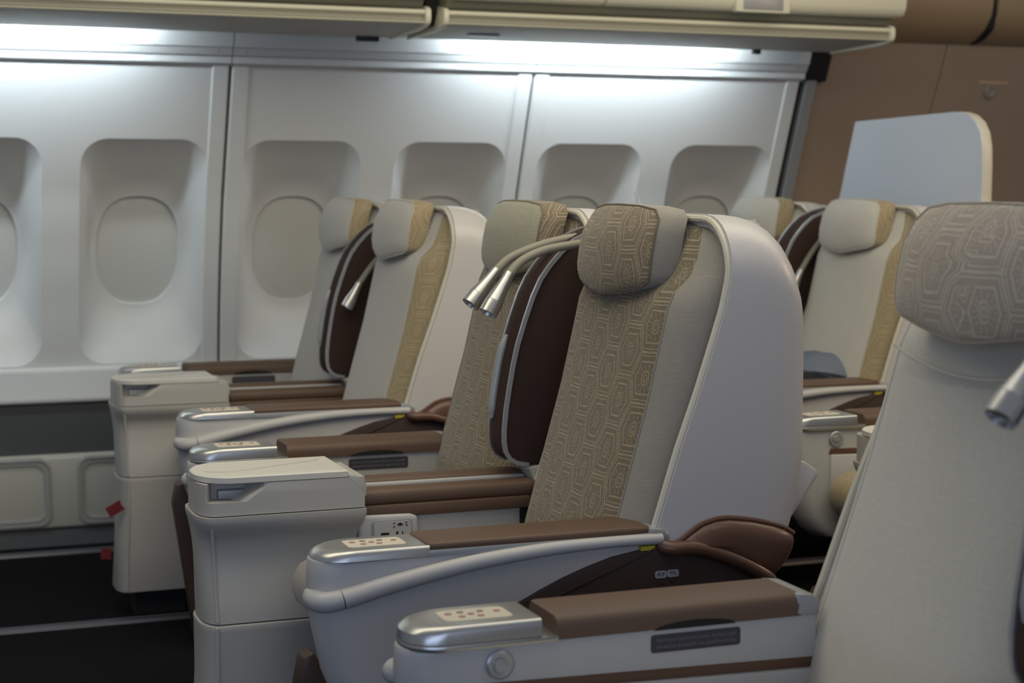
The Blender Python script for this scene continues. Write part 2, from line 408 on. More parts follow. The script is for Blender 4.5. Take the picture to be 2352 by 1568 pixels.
# moulded cove between wall and bins (three lengths)
cove_p = [(5.580, 1.590), (5.560, 1.595), (5.554, 1.600), (5.550, 1.621), (5.542, 1.625), (5.528, 1.646), (5.522, 1.650), (5.508, 1.690), (5.498, 1.76), (5.49, 1.80), (5.56, 1.80), (5.61, 1.60)]
for k, (a, c) in enumerate(((-1.0, 1.128), (1.131, 2.194), (2.197, 3.268))):
    o = tag(obj('trim_%d' % (4 + k), G().prism(cove_p, a, c, axis='x').mesh('cove_trim', [MT['wall']], ang=20)), 'white stepped cove moulding above the window wall', kind='structure')
    for x in (a + 0.045, c - 0.045):
        obj('screw', G().lathe([(0.0035, -0.002), (0.0035, 0.0005), (0.001, 0.001)], (x, 5.534, 1.637), (0, -0.83, -0.55), 8).mesh('screw', [MT['greyp']]), o)

# rear zone: dark gap, brown side wall with panel joint, brown bins, sign
rw = empty('wall_right', (0, 0, 0), kind='structure')
def bw(z): return lerp([(0, 5.84), (0.6, 5.89), (1.1, 5.83), (1.4, 5.73), (1.75, 5.58)], z)
def brown_panel(x0, x1, z0=0.0, z1=1.76):
    g = G(); rr = []
    for q in range(13):
        z = z0 + (z1 - z0) * q / 12
        rr.append([(x0, bw(z) + 0.03, z), (x0, bw(z) + 0.002, z), (x0 + 0.003, bw(z), z), (x1 - 0.003, bw(z), z), (x1, bw(z) + 0.002, z), (x1, bw(z) + 0.03, z)])
    return g.loft(rr).mesh('brown_wall_panel', [MT['brown_wall']], ang=25)
obj('brown_wall_panel', brown_panel(3.330, 3.912), rw); obj('brown_wall_panel', brown_panel(3.916, 5.6), rw)
g = G(); g.loft([[(3.255, wy(z) + 0.03, z), (3.30, wy(z) + 0.03, z)] for z in [0.1 * q for q in range(18)]], closed=False, cap0=False, cap1=False)
obj('recess_shade_box', G().loft([[(3.285, bw(z) - 0.03, z), (3.285, bw(z) + 0.02, z), (3.395, bw(z) + 0.02, z), (3.395, bw(z) - 0.03, z)] for z in (1.595, 1.65, 1.72)]).mesh('recess_shade_box', [MT['black']]), rw)  # solid black box stands in for a shaded recess
obj('gap_backing', g.mesh('gap_backing', [MT['black']]), rw)
g = G().loft([[(3.285, wy(z) - 0.004, z), (3.285, wy(z) + 0.03, z), (3.332, wy(z) + 0.04, z), (3.332, wy(z) + 0.004, z)] for z in [0.45 + 0.1145 * q for q in range(11)]])
tag(obj('trim_7', g.mesh('edge_post', [MT['trim']], ang=30)), 'narrow grey strip closing the end of the window wall', kind='structure')
sg = obj('sign_plate', G().box(4.10, 4.235, bw(1.606) - 0.004, bw(1.606) + 0.02, 1.604, 1.618).mesh('sign_plate', [plain('pale_peach_plate', (0.42, 0.29, 0.2), 0.6)]), rw)
g = G().lathe([(0.024, -0.004), (0.026, 0.006), (0.018, 0.009), (0.012, 0.004)], (4.162, bw(1.576), 1.576), (0, -1, -0.2), 14)
obj('latch', g.mesh('latch', [MT['greyp']]), rw)
obj('small_plate', G().box(4.185, 4.222, bw(1.36) - 0.004, bw(1.36) + 0.02, 1.352, 1.378).mesh('small_plate', [MT['print']]), rw)
# bulbous brown bins
def brown_bin(x0, x1, nm, lab):
    pr = [(5.66, 1.735), (5.60, 1.742), (5.53, 1.765), (5.475, 1.80), (5.44, 1.85), (5.43, 1.90), (5.45, 2.1), (5.66, 2.1)]
    t = tag(obj(nm, G().prism(pr, x0, x1, axis='x').mesh(nm, [MT['brown_bin']], ang=60)), lab, 'bin', 'brown bins of the rear cabin')
    return t
brown_bin(3.35, 4.005, 'overhead_bin', 'brown overhead bin behind the end of the cream bin')
brown_bin(4.030, 5.4, 'overhead_bin', 'brown overhead bin beyond the black gap, at the top right corner')
tag(obj('trim_8', G().prism([(5.68, 1.728), (5.52, 1.762), (5.46, 1.80), (5.445, 1.86), (5.46, 2.1), (5.68, 2.1)], 4.004, 4.031, axis='x').mesh('gap_strip', [MT['black']])), 'black gap strip between the brown bins', kind='structure')
tag(obj('trim_9', G().box(3.91, 5.4, 5.60, 5.66, 1.722, 1.734).mesh('shadow_strip', [MT['black']])), 'black strip standing in for the shadow gap under the brown bin', kind='structure')  # solid black bar paints the shaded joint below the bin

# cream overhead bins
def cream_bin(x0, x1, label, doors, latch, endcap_l, endcap_r):
    t = empty('overhead_bin', (x0, 5.0, 1.685), label, 'bin', 'cream overhead bins above the windows')
    ox, oy, oz = x0, 5.0, 1.685
    L_ = x1 - x0
    def P(pts): return [(y - oy, z - oz) for y, z in pts]
    ec = 0.018
    body = P([(5.40, 1.686), (5.03, 1.697), (5.012, 1.703), (5.010, 1.712), (5.016, 1.722), (5.008, 1.727), (5.008, 1.741), (5.02, 1.745), (5.06, 1.752), (5.06, 2.1), (5.37, 2.1), (5.37, 1.70)])
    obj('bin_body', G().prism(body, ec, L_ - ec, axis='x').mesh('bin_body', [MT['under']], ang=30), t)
    obj('rail_strip', G().prism(P([(5.012, 1.7255), (5.004, 1.728), (5.002, 1.734), (5.004, 1.7395), (5.014, 1.743)]), ec, L_ - ec, axis='x').mesh('rail_strip', [MT['bin']], ang=60), t)
    obj('rail_groove', G().prism(P([(5.014, 1.7045), (5.0085, 1.706), (5.0115, 1.715), (5.0085, 1.7245), (5.014, 1.7255)]), ec, L_ - ec, axis='x').mesh('rail_groove', [MT['bin_shade']], ang=60), t)
    obj('lower_bead', G().prism(P([(5.014, 1.699), (5.006, 1.700), (5.004, 1.7025), (5.006, 1.705), (5.014, 1.7055)]), ec, L_ - ec, axis='x').mesh('lower_bead', [MT['bin']], ang=60), t)
    endp = P([(5.40, 1.68), (5.10, 1.684), (5.03, 1.690), (5.004, 1.698), (4.996, 1.712), (4.996, 1.735), (5.002, 1.746), (5.02, 1.752), (5.06, 1.757), (5.37, 1.757), (5.37, 1.70)])
    for flag, a, c in ((endcap_l, 0, ec), (endcap_r, L_ - ec, L_)):
        if flag: obj('end_cap', G().prism(endp, a, c, axis='x').mesh('end_cap', [MT['bin']], bevel=0.004, ang=40), t)
    obj('channel', G().prism(P([(5.06, 1.745), (5.018, 1.745), (4.985, 1.757), (4.972, 1.775), (5.06, 1.79)]), 0.005, L_ - 0.03, axis='x').mesh('channel', [MT['bin_shade']], ang=60), t)
    for a, c in doors:
        d = obj('door', G().prism(P([(5.05, 1.770), (4.955, 1.770), (4.938, 1.778), (4.925, 1.80), (4.92, 1.86), (4.96, 2.1), (5.05, 2.1)]), a - ox, c - ox, axis='x').mesh('door', [MT['bin']], bevel=0.006, ang=50), t)
        if latch and a < latch < c:
            obj('latch', G().box(latch - ox - 0.075, latch - ox + 0.075, -0.0845, -0.052, 0.086, 0.15).mesh('latch', [MT['trim']], bevel=0.005), d)
            obj('latch_frame', G().box(latch - ox - 0.10, latch - ox + 0.10, -0.083, -0.05, 0.080, 0.16).mesh('latch_frame', [MT['bin']], bevel=0.006), d)
    return t
b1 = cream_bin(-1.0, 1.632, 'cream overhead bin with a striped rail, at the top left above the windows', [(-0.985, 0.318), (0.324, 1.615)], None, False, True)
b2 = cream_bin(1.672, 3.29, 'cream overhead bin with a latch on its door, ending before the brown wall', [(1.69, 2.186), (2.192, 3.285)], 2.735, True, True)
g = G().prism([(5.42, 1.69), (5.09, 1.70), (5.06, 1.74), (5.07, 2.1), (5.42, 2.1)], 1.634, 1.670, axis='x')
tag(obj('trim_10', g.mesh('bin_gap', [MT['black']])), 'dark gap between the two cream bins', kind='structure')
for o, x, wd in ((b1, 1.505, 0.075), (b2, 2.96, 0.03)):
    obj('clip', G().box(x - o.location.x, x - o.location.x + wd, 0.385, 0.405, -0.014, 0.004).mesh('clip', [MT['darkink']], bevel=0.003), o)
obj('vent_slot', G().box(0.155, 0.255, 0.20, 0.225, -0.001, 0.012).mesh('vent_slot', [MT['trim']]), b2)

# partition behind the second window pair
pt = empty('partition', (3.15, 4.3, 0), 'pale blue-grey partition panel with a rounded corner, behind the rear window seats', 'partition')
pts = [(0.86, 0.0), (0.88, 0.6), (0.815, 1.14), (0.715, 1.424), (0.16, 1.437), (0.12, 1.436), (0.08, 1.426), (0.045, 1.405), (0.020, 1.372), (0.008, 1.33), (0.004, 1.27), (0.004, 0.0)]
obj('panel', G().prism(pts, 0.0, 0.004, axis='x').mesh('panel', [MT['partition']]), pt)
obj('core', G().prism([(a * 1.0, c) for a, c in pts], 0.004, 0.040, axis='x').mesh('core', [MT['cream']], bevel=0.006, ang=30), pt)
obj('hinge', G().box(-0.008, 0.036, -0.010, 0.03, 1.135, 1.160).mesh('hinge', [MT['print']], bevel=0.002), pt)

# ------------------------------------------------------------------ seats
PW = 1.19                                         # width of a seat pair, local y; local x along the row, origin on the floor
XF = [(0.55, 1.200), (0.60, 1.219), (0.652, 1.236), (0.765, 1.271), (0.875, 1.311), (0.97, 1.342), (1.022, 1.358), (1.07, 1.366), (1.2, 1.372)]
XB = [(0.58, 1.492), (0.61, 1.503), (0.66, 1.517), (0.74, 1.530), (0.98, 1.527), (1.2, 1.52)]
def shell_ring(t, iy, iz, zbot=0.585):
    y0, y1, zt = 0.006 + iy, 0.555 - iy, 1.165 - iz
    r = 0.105 - iy * 0.3; pts = []
    sides = 10
    for k in range(sides): pts.append((y0, zbot + (zt - r - zbot) * k / sides))
    for k in range(9): a = R(180 - 90 * k / 8); pts.append((y0 + r + r * math.cos(a), zt - r + r * math.sin(a)))
    for k in range(1, 5): pts.append((y0 + r + (y1 - y0 - 2 * r) * k / 5, zt))
    for k in range(9): a = R(90 - 90 * k / 8); pts.append((y1 - r + r * math.cos(a), zt - r + r * math.sin(a)))
    for k in range(sides - 1, -1, -1): pts.append((y1, zbot + (zt - r - zbot) * k / sides))
    return [(lerp(XF, z) + (lerp(XB, z) - lerp(XF, z)) * t, y, z) for y, z in pts]
def backx(z): return lerp([(0.40, 1.135), (0.57, 1.160), (0.70, 1.196), (0.837, 1.234), (0.96, 1.262), (1.03, 1.277), (1.12, 1.302), (1.16, 1.325)], z)
def stadium(x0, x1, y0, y1, r, n=6, inset=0.0, exp=1.0):
    """plan outline: rounded at the front (low x), square at the back"""
    x0 += inset; y0 += inset; y1 -= inset; r = min(r, (y1 - y0) / 2 - 1e-4); pts = [(x1, y0)]
    for k in range(n + 1): a = R(270 - 90 * k / n); pts.append((x0 + r * exp + r * exp * math.cos(a), y0 + r + r * math.sin(a)))
    for k in range(n + 1): a = R(180 - 90 * k / n); pts.append((x0 + r * exp + r * exp * math.cos(a), y1 - r + r * math.sin(a)))
    pts.append((x1, y1)); return pts

def seat_meshes(mir):
    D = {}
    def put(key, g, mats, **k): D[key] = g.mesh(key, mats, mir=mir, **k)
    # shell
    prof = [(0, 0, 0), (0.06, 0, 0.0), (0.2, 0, 0.001), (0.36, 0.0, 0.004), (0.5, 0.0, 0.010), (0.64, 0.001, 0.020), (0.76, 0.004, 0.036), (0.86, 0.010, 0.058), (0.93, 0.018, 0.082), (0.98, 0.030, 0.112), (1.0, 0.044, 0.136)]
    g = G()
    rings = [shell_ring(0.40, 0.032, 0.032), shell_ring(0.02, 0.024, 0.022), shell_ring(0.0, 0.016, 0.014)] + [shell_ring(*p) for p in prof]
    g.loft(rings, closed=False, cap0=True, cap1=True)
    put('shell', g, [MT['shell']], ang=50)
    rim = shell_ring(-0.01, 0.010, 0.008)
    put('shell_rim', G().tube(rim, 0.0065, 8), [MT['cream']])
    rim2 = shell_ring(0.10, 0.030, 0.026)
    put('inner_rim', G().tube(rim2, 0.005, 8), [MT['cream']])
    # pocket on the back
    g = G().prism([(1.485, 0.596), (1.511, 0.600), (1.583, 0.697), (1.581, 0.707), (1.556, 0.724), (1.515, 0.732)], 0.075, 0.49)
    put('literature_pocket', g, [MT['shell']], bevel=0.007)
    put('pocket_opening', G().prism([(1.530, 0.7255), (1.572, 0.709), (1.5725, 0.7155), (1.531, 0.7325)], 0.09, 0.475), [MT['brown']])
    # back cushion
    zs = [0.44, 0.50, 0.57, 0.64, 0.70, 0.77, 0.837, 0.90, 0.96, 1.0, 1.03, 1.06, 1.09, 1.115, 1.135, 1.148, 1.152]
    rings = []; us = []
    for z in zs:
        fx = backx(z); pinch = 0 if z < 1.06 else (z - 1.06) / 0.092
        fx += 0.012 * pinch
        fx += lerp([(1.015, 0), (1.04, 0.012), (1.06, 0.030), (1.10, 0.034), (1.2, 0.034)], z)
        ins = 0.0 if z < 1.05 else 0.075 * (1 - math.sqrt(max(0, 1 - ((z - 1.05) / 0.102) ** 2)))
        ya, yb = 0.038 + ins, 0.528 - ins
        q = [(0.10, ya), (0.075, ya), (0.050, ya + 0.006), (0.030, ya + 0.022), (0.014, ya + 0.052), (0.004, ya + 0.085), (0.0, ya + 0.122)]
        row = [(fx + dx, y, z) for dx, y in q]
        row += [(fx - 0.005 * math.sin(math.pi * k / 6), ya + 0.122 + (yb - ya - 0.244) * k / 6, z) for k in range(1, 6)]
        row += [(fx + dx, yb - (y - ya), z) for dx, y in reversed(q)]
        rings.append(row)
    top = [(p[0] + 0.03, p[1] * 0.7 + 0.085, 1.154) for p in rings[-1]]
    rings.append(top)
    n = len(rings[0])
    acc = [0]
    for i in range(1, n): acc.append(acc[-1] + (Vector(rings[6][i]) - Vector(rings[6][i - 1])).length)
    put('back_cushion', G().loft(rings, closed=False, cap0=False, cap1=False, mi=lambda k, i: 0 if i >= 4 else 1, uv=lambda k, i, p: (acc[i], p[2] * 1.04)), [MT['f_olive'], MT['f_plain']], ang=80)
    # seams along the cushion face
    for nm, idx in (('seam', 6), ('seam', 12)):
        pass
    g = G()
    g.tube([(r[4][0] - 0.0005, r[4][1], r[4][2]) for r in rings[1:11]], 0.0016, 6)
    put('seam', g, [MT['f_plain']])
    # headrest: outline with a gently pointed lower edge, lofted front to back
    hc, hw = 0.297, 0.161
    def head_outline(sx, sz, zc=1.105):
        raw = []
        tp = 1.180
        ctrl = [(-1, 1.062), (-1.0, 1.09), (-0.985, 1.13), (-0.93, 1.157), (-0.80, 1.173), (-0.5, 1.179), (0, 1.181), (0.5, 1.179), (0.80, 1.173), (0.93, 1.157), (0.985, 1.13), (1.0, 1.09), (1, 1.062),
                (0.98, 1.046), (0.87, 1.0365), (0.55, 1.0275), (0.2, 1.0185), (0, 1.0155), (-0.2, 1.0185), (-0.55, 1.0275), (-0.87, 1.0365), (-0.98, 1.046)]
        for a, z in ctrl: raw.append((hc + hw * a * sx, zc + (z - zc) * sz))
        return raw
    def hx(z, y): return lerp([(1.0, 1.246), (1.04, 1.242), (1.07, 1.241), (1.12, 1.248), (1.15, 1.263), (1.19, 1.288)], z) + 0.03 * ((y - hc) / hw) ** 2
    rings = []
    for sx, sz, dx in ((0.25, 0.25, -0.004), (0.6, 0.6, -0.003), (0.85, 0.86, -0.001), (0.94, 0.95, 0.002), (0.975, 0.985, 0.006), (0.99, 1.0, 0.014), (1.0, 1.005, 0.026), (1.0, 1.0, 0.045), (0.97, 0.98, 0.062), (0.86, 0.90, 0.072)):
        rings.append([((hx(z, y) if sx < 0.98 else hx(z, hc + (y - hc) * 0.97)) + dx, y, z) for y, z in head_outline(sx, sz)])
    put('headrest', G().loft(rings, mi=lambda k, i: 0 if k < 4 else 1, uv=lambda k, i, p: (p[1] + (p[0] - 1.26) * 0.8 * (1 if p[1] > hc else -1), p[2])), [MT['f_head'], MT['f_plain']], ang=60)
    put('headrest_piping', G().tube([Vector(p) + Vector((-0.001, 0, 0)) for p in rings[4] + rings[4][:1]], 0.0022, 6), [MT['f_plain']])
    # seat cushion with rolled nose
    pf = [(1.25, 0.50), (1.10, 0.515), (0.85, 0.535), (0.80, 0.538), (0.755, 0.533), (0.727, 0.518), (0.714, 0.496), (0.712, 0.474), (0.720, 0.450), (0.743, 0.428), (0.78, 0.416), (0.85, 0.415), (1.25, 0.42)]
    ys = [(0.115, 0.90), (0.122, 0.97), (0.135, 1.0), (0.20, 1.0), (0.30, 1.005), (0.40, 1.0), (0.475, 1.0), (0.488, 0.97), (0.495, 0.90)]
    g = G().loft([[(0.95 + (x - 0.95) * s_, y, 0.48 + (z - 0.48) * s_) for x, z in pf] for y, s_ in ys], uv=lambda k, i, p: (p[1], i * 0.04))
    put('seat_cushion', g, [MT['f_plain']], ang=60)
    # pedestal
    g = G().box(0.82, 1.30, 0.12, 0.50, 0.26, 0.41); put('seat_pan', g, [MT['base']], bevel=0.01)
    put('leg', G().prism([(0.655, 0.435), (0.672, 0.442), (0.76, 0.30), (0.80, 0.0), (0.70, 0.0), (0.645, 0.385)], 0.15, 0.20), [MT['legpaint']], bevel=0.006)
    put('leg2', G().prism([(1.15, 0.42), (1.25, 0.42), (1.33, 0.0), (1.20, 0.0)], 0.15, 0.20), [MT['base']], bevel=0.006)
    # armrest body
    lv = [(0.625 if mir is None else 0.610, 0.640, 1.25), (0.60, 0.638, 1.25), (0.57, 0.637, 1.25), (0.51, 0.645, 1.25), (0.44, 0.660, 1.24), (0.39, 0.680, 1.20), (0.355, 0.706, 1.10), (0.335, 0.732, 0.86)]
    g = G().loft([[(x, y, z) for x, y in stadium(x0, x1, 0.006, 0.102, 0.044)] for z, x0, x1 in lv])
    put('arm_panel', g, [MT['panel']], bevel=0.002, ang=45, bang=60)
    # silver control cap
    g = G().loft([[(x, y, z) for x, y in stadium(0.642 + nx, 0.826, 0.0, 0.108, 0.05, inset=i_)] for z, i_, nx in ((0.622 if mir is None else 0.616, 0.004, 0), (0.625 if mir is None else 0.618, 0.0, 0), (0.631, 0.0008, 0.001), (0.6365, 0.0018, 0.006), (0.6398, 0.0032, 0.014), (0.6412, 0.0050, 0.022), (0.6416, 0.0085, 0.030))])
    put('control_cap', g, [MT['silver']], ang=35)
    put('control_panel', G().prism([(x + 0.748, y + 0.054) for x, y in rrect(0.048, 0.028, 0.009, 4)], 0.6412, 0.6424, axis='z'), [MT['print']])
    put('button', G().lathe([(0.0052, 0), (0.005, 0.0014), (0.003, 0.0018)], (0, 0, 0), (0, 0, 1), 8), [MT['pink']])
    # near (outer) style: pad on a grey rail; tube with a jointed nose
    def pad(y0, y1, z0, z1, r=0.010):
        n_ = 10; g = G(); rg = []
        for x, sc in ((0.823, 0.80), (0.826, 0.93), (0.832, 1.0), (1.0, 1.0), (1.19, 1.0), (1.208, 0.95), (1.216, 0.80)):
            o_ = rrect((y1 - y0) / 2, (z1 - z0) / 2, r, 3)
            rg.append([(x, (y0 + y1) / 2 + a * (0.5 + 0.5 * sc), (z0 + z1) / 2 + c * sc) for a, c in o_])
        return g.loft(rg)
    put('arm_pad', pad(0.003, 0.106, 0.631, 0.6455, 0.006), [MT['leather']], ang=60)
    put('pad_rail', G().box(0.824, 1.226, 0.001, 0.106, 0.6225, 0.6335), [MT['trim']], bevel=0.001)
    put('pad_end', G().prism([(1.214, 0.622 if mir is None else 0.611), (1.252, 0.618 if mir is None else 0.608), (1.252, 0.630), (1.242, 0.639), (1.214, 0.6425)], 0.0, 0.108), [MT['trim']], bevel=0.004)
    path = smooth_path(([(0.655, 0.075, 0.562), (0.645, 0.045, 0.562)] if mir is None else [(0.672, 0.045, 0.562), (0.658, 0.028, 0.562)]) + [(0.648, 0.014, 0.562), (0.666, 0.002, 0.564), (0.70, 0.0, 0.571), (0.756, -0.001, 0.584), (0.83, -0.001, 0.598), (0.902, -0.001, 0.609), (0.98, -0.001, 0.617), (1.053, -0.001, 0.622), (1.15, 0.0, 0.624), (1.236, 0.002, 0.623)], 4)
    rad = [0.0170 - 0.0075 * max(0, min(1, (p.x - 0.64) / 0.5)) for p in path]
    cut = next(i for i, p in enumerate(path) if p.x > 0.678 and i > 8)
    put('rail_nose', G().tube(path[:cut + 1], rad[:cut + 1], 14), [MT['panel']])
    put('side_rail', G().tube([path[cut] + Vector((0.0012, 0, 0))] + path[cut + 1:], [r_ for r_ in rad[cut:]], 14), [MT['panel']])
    put('yellow_tab', G().box(1.196, 1.222, -0.003, 0.01, 0.6055, 0.613), [MT['yellow']])
    # brown recline cover and skirt
    T = [(1.249, 0.610), (1.266, 0.616), (1.285, 0.628), (1.306, 0.641), (1.330, 0.648), (1.358, 0.650), (1.407, 0.643), (1.450, 0.632), (1.472, 0.624), (1.488, 0.614)]
    Bk = [(1.491, 0.603), (1.488, 0.588), (1.478, 0.570), (1.462, 0.552), (1.446, 0.538)]
    B_ = [(1.428, 0.548), (1.391, 0.570), (1.341, 0.592), (1.291, 0.606), (1.252, 0.607)]
    rg = []
    cxz = (1.38, 0.605)
    for y, s_ in ((-0.020, 0.25), (-0.0195, 0.5), (-0.017, 0.72), (-0.012, 0.88), (-0.005, 0.97), (0.004, 1.005), (0.02, 1.012), (0.28, 1.02), (0.53, 1.012), (0.55, 1.0), (0.554, 0.9)):
        rg.append([(cxz[0] + (x - cxz[0]) * s_, y, cxz[1] + (z - cxz[1]) * s_) for x, z in T + Bk + B_])
    put('recline_cover', G().loft(rg), [MT['brown']], ang=70)
    put('cover_edge', G().tube(smooth_path([(x, -0.003, z + 0.001) for x, z in T], 3), 0.0042, 8), [MT['brown']])
    put('cover_roll', G().tube(smooth_path([(1.236, 0.004, 0.611)] + [(x, -0.010, z) for x, z in reversed(B_)] + [(1.442, -0.004, 0.537)], 3), 0.0125, 10), [MT['brown']])
    sk = [(0.80, 0.36), (0.80, 0.40), (0.86, 0.465), (0.92, 0.505), (0.973, 0.532), (1.015, 0.552), (1.057, 0.570), (1.10, 0.585), (1.145, 0.598), (1.236, 0.612), (1.29, 0.606), (1.341, 0.592), (1.391, 0.570), (1.43, 0.545), (1.45, 0.50), (1.45, 0.30), (0.84, 0.30)]
    put('side_skirt', G().prism(sk, -0.002, 0.02), [MT['skirt']], bevel=0.002)
    put('skirt_crease', G().prism([(1.232, 0.6105), (1.226, 0.611), (1.05, 0.546), (0.88, 0.44), (0.886, 0.437), (1.054, 0.541)], -0.0045, 0.0), [MT['skirt']], bevel=0.001)
    # far (inner) style
    put('cap_strip', G().loft([[(x, y, z) for x, y in stadium(0.642, 0.850, 0.0, 0.110, 0.05)] for z in (0.608, 0.6175)]), [MT['silver']], bevel=0.003, ang=35)
    xs = [0.848, 0.852, 0.862] + [0.88 + 0.02 * k for k in range(17)] + [1.212, 1.219, 1.222]
    rg = []
    for x in xs:
        arch = 0.010 * math.exp(-((x - 1.055) / 0.036) ** 2)
        e = 0.85 if x in (xs[0], xs[-1]) else 1.0
        yi = 0.108
        rg.append([(x, 0.002, 0.610), (x, 0.002, 0.632), (x, 0.010, 0.643 * (1 if e == 1 else 0.997)), (x, 0.095, 0.643 * (1 if e == 1 else 0.997)), (x, yi - 0.002, 0.635), (x, yi, 0.626), (x, yi - 0.001, 0.6105 + arch)])
    put('inner_pad', G().loft(rg), [MT['leather']], ang=50)
    put('grip_recess', G().prism([(1.055 + 0.062 * math.cos(R(a)), 0.6095 + 0.0105 * math.sin(R(a))) for a in range(0, 181, 15)], 0.09, 0.1075), [MT['black']])
    put('knob', G().lathe([(0.020, 0.0), (0.020, 0.004), (0.017, 0.006), (0.010, 0.0045), (0.009, 0.0075), (0.0, 0.009)], (0.767, 0.102, 0.584), (0, 1, 0), 18), [MT['steel']])
    put('slot_shade', G().prism([(0.748, 0.547), (0.752, 0.560), (1.245, 0.548), (1.245, 0.533), (0.752, 0.545)], 0.09, 0.1035), [MT['brown']], bevel=0.001)  # brown bar paints the shade of the recessed slot
    put('lower_panel', G().prism([(0.752, 0.545), (1.245, 0.532), (1.245, 0.42), (0.80, 0.40), (0.752, 0.44)], 0.10, 0.108), [MT['panel']], bevel=0.004)
    put('plaque', G().prism([(x + 1.058, z + 0.5895) for x, z in rrect(0.069, 0.0125, 0.004, 3)], 0.10, 0.1032), [MT['plaque']])
    return D
SM = {'near': seat_meshes(None), 'far': seat_meshes(PW)}
BUTTONS = [(-0.034, 0.008, 'pink'), (-0.020, -0.010, 'pink'), (-0.016, 0.012, 'greyp'), (-0.004, 0.0, 'pink'), (0.006, -0.012, 'pink'), (0.012, 0.010, 'greyp'), (0.034, 0.004, 'pink')]

def seat(side, loc, label, face, sidem, hface, hside, dx=0.0, piping=None, dz=0.0, tilt=0.0, seam=None, skip=None):
    D = SM[side]
    t = empty('cabin_seat', loc, label, 'seat', 'cabin seats')
    P = {}
    skip = skip or []
    names = ['shell', 'shell_rim', 'inner_rim', 'literature_pocket', 'back_cushion', 'seam', 'headrest', 'seat_cushion', 'seat_pan', 'leg', 'leg2', 'arm_panel', 'control_cap', 'control_panel', 'recline_cover', 'cover_edge', 'cover_roll', 'side_skirt', 'skirt_crease', 'pad_end', 'rail_nose', 'side_rail']
    names += ['arm_pad', 'pad_rail', 'yellow_tab'] if side == 'near' else ['cap_strip', 'inner_pad', 'grip_recess', 'knob', 'slot_shade', 'lower_panel', 'plaque']
    mats = {'back_cushion': [face, sidem], 'headrest': [hface, hside], 'seam': [seam or sidem], 'seat_cushion': [sidem]}
    for nm in names:
        if nm in skip: continue
        P[nm] = obj({'leg2': 'leg', 'inner_pad': 'arm_pad', 'seam': 'cushion_seam'}.get(nm, nm), D[nm], t, mats.get(nm))
    obj('pocket_opening', D['pocket_opening'], P['literature_pocket'])
    obj('piping', D['headrest_piping'], P['headrest'], [piping or seam or hside])
    for nm in ('back_cushion', 'seam', 'headrest', 'shell', 'shell_rim', 'inner_rim', 'literature_pocket'):
        c_, s_ = math.cos(R(tilt)), math.sin(R(tilt))       # recline about the lower edge of the back
        P[nm].rotation_euler.y = R(tilt)
        P[nm].location = (1.16 - (c_ * 1.16 + s_ * 0.52) + dx, 0, 0.52 - (-s_ * 1.16 + c_ * 0.52) + dz)
    for nm in ('recline_cover', 'cover_edge', 'cover_roll'): P[nm].location.x = dx
    cyl = 0.054 if side == 'near' else PW - 0.054
    for bx, by, mc in BUTTONS:
        b = obj('button', D['button'] if side == 'near' else SM['near']['button'], P['control_panel'], [MT[mc]]); b.location = (0.748 + bx, cyl + by, 0.6420)
    if side == 'far':
        for k, s_ in enumerate(('Keep tray and seat console stowed, seat back upright', 'and seat belt fastened for taxi, takeoff and landing')):
            text('lettering', s_, 0.0078, (0.996, PW - 0.1034, 0.5943 - 0.0092 * k), (R(90), 0, 0), MT['ink'], P['plaque'], width=0.124)
    return t, P

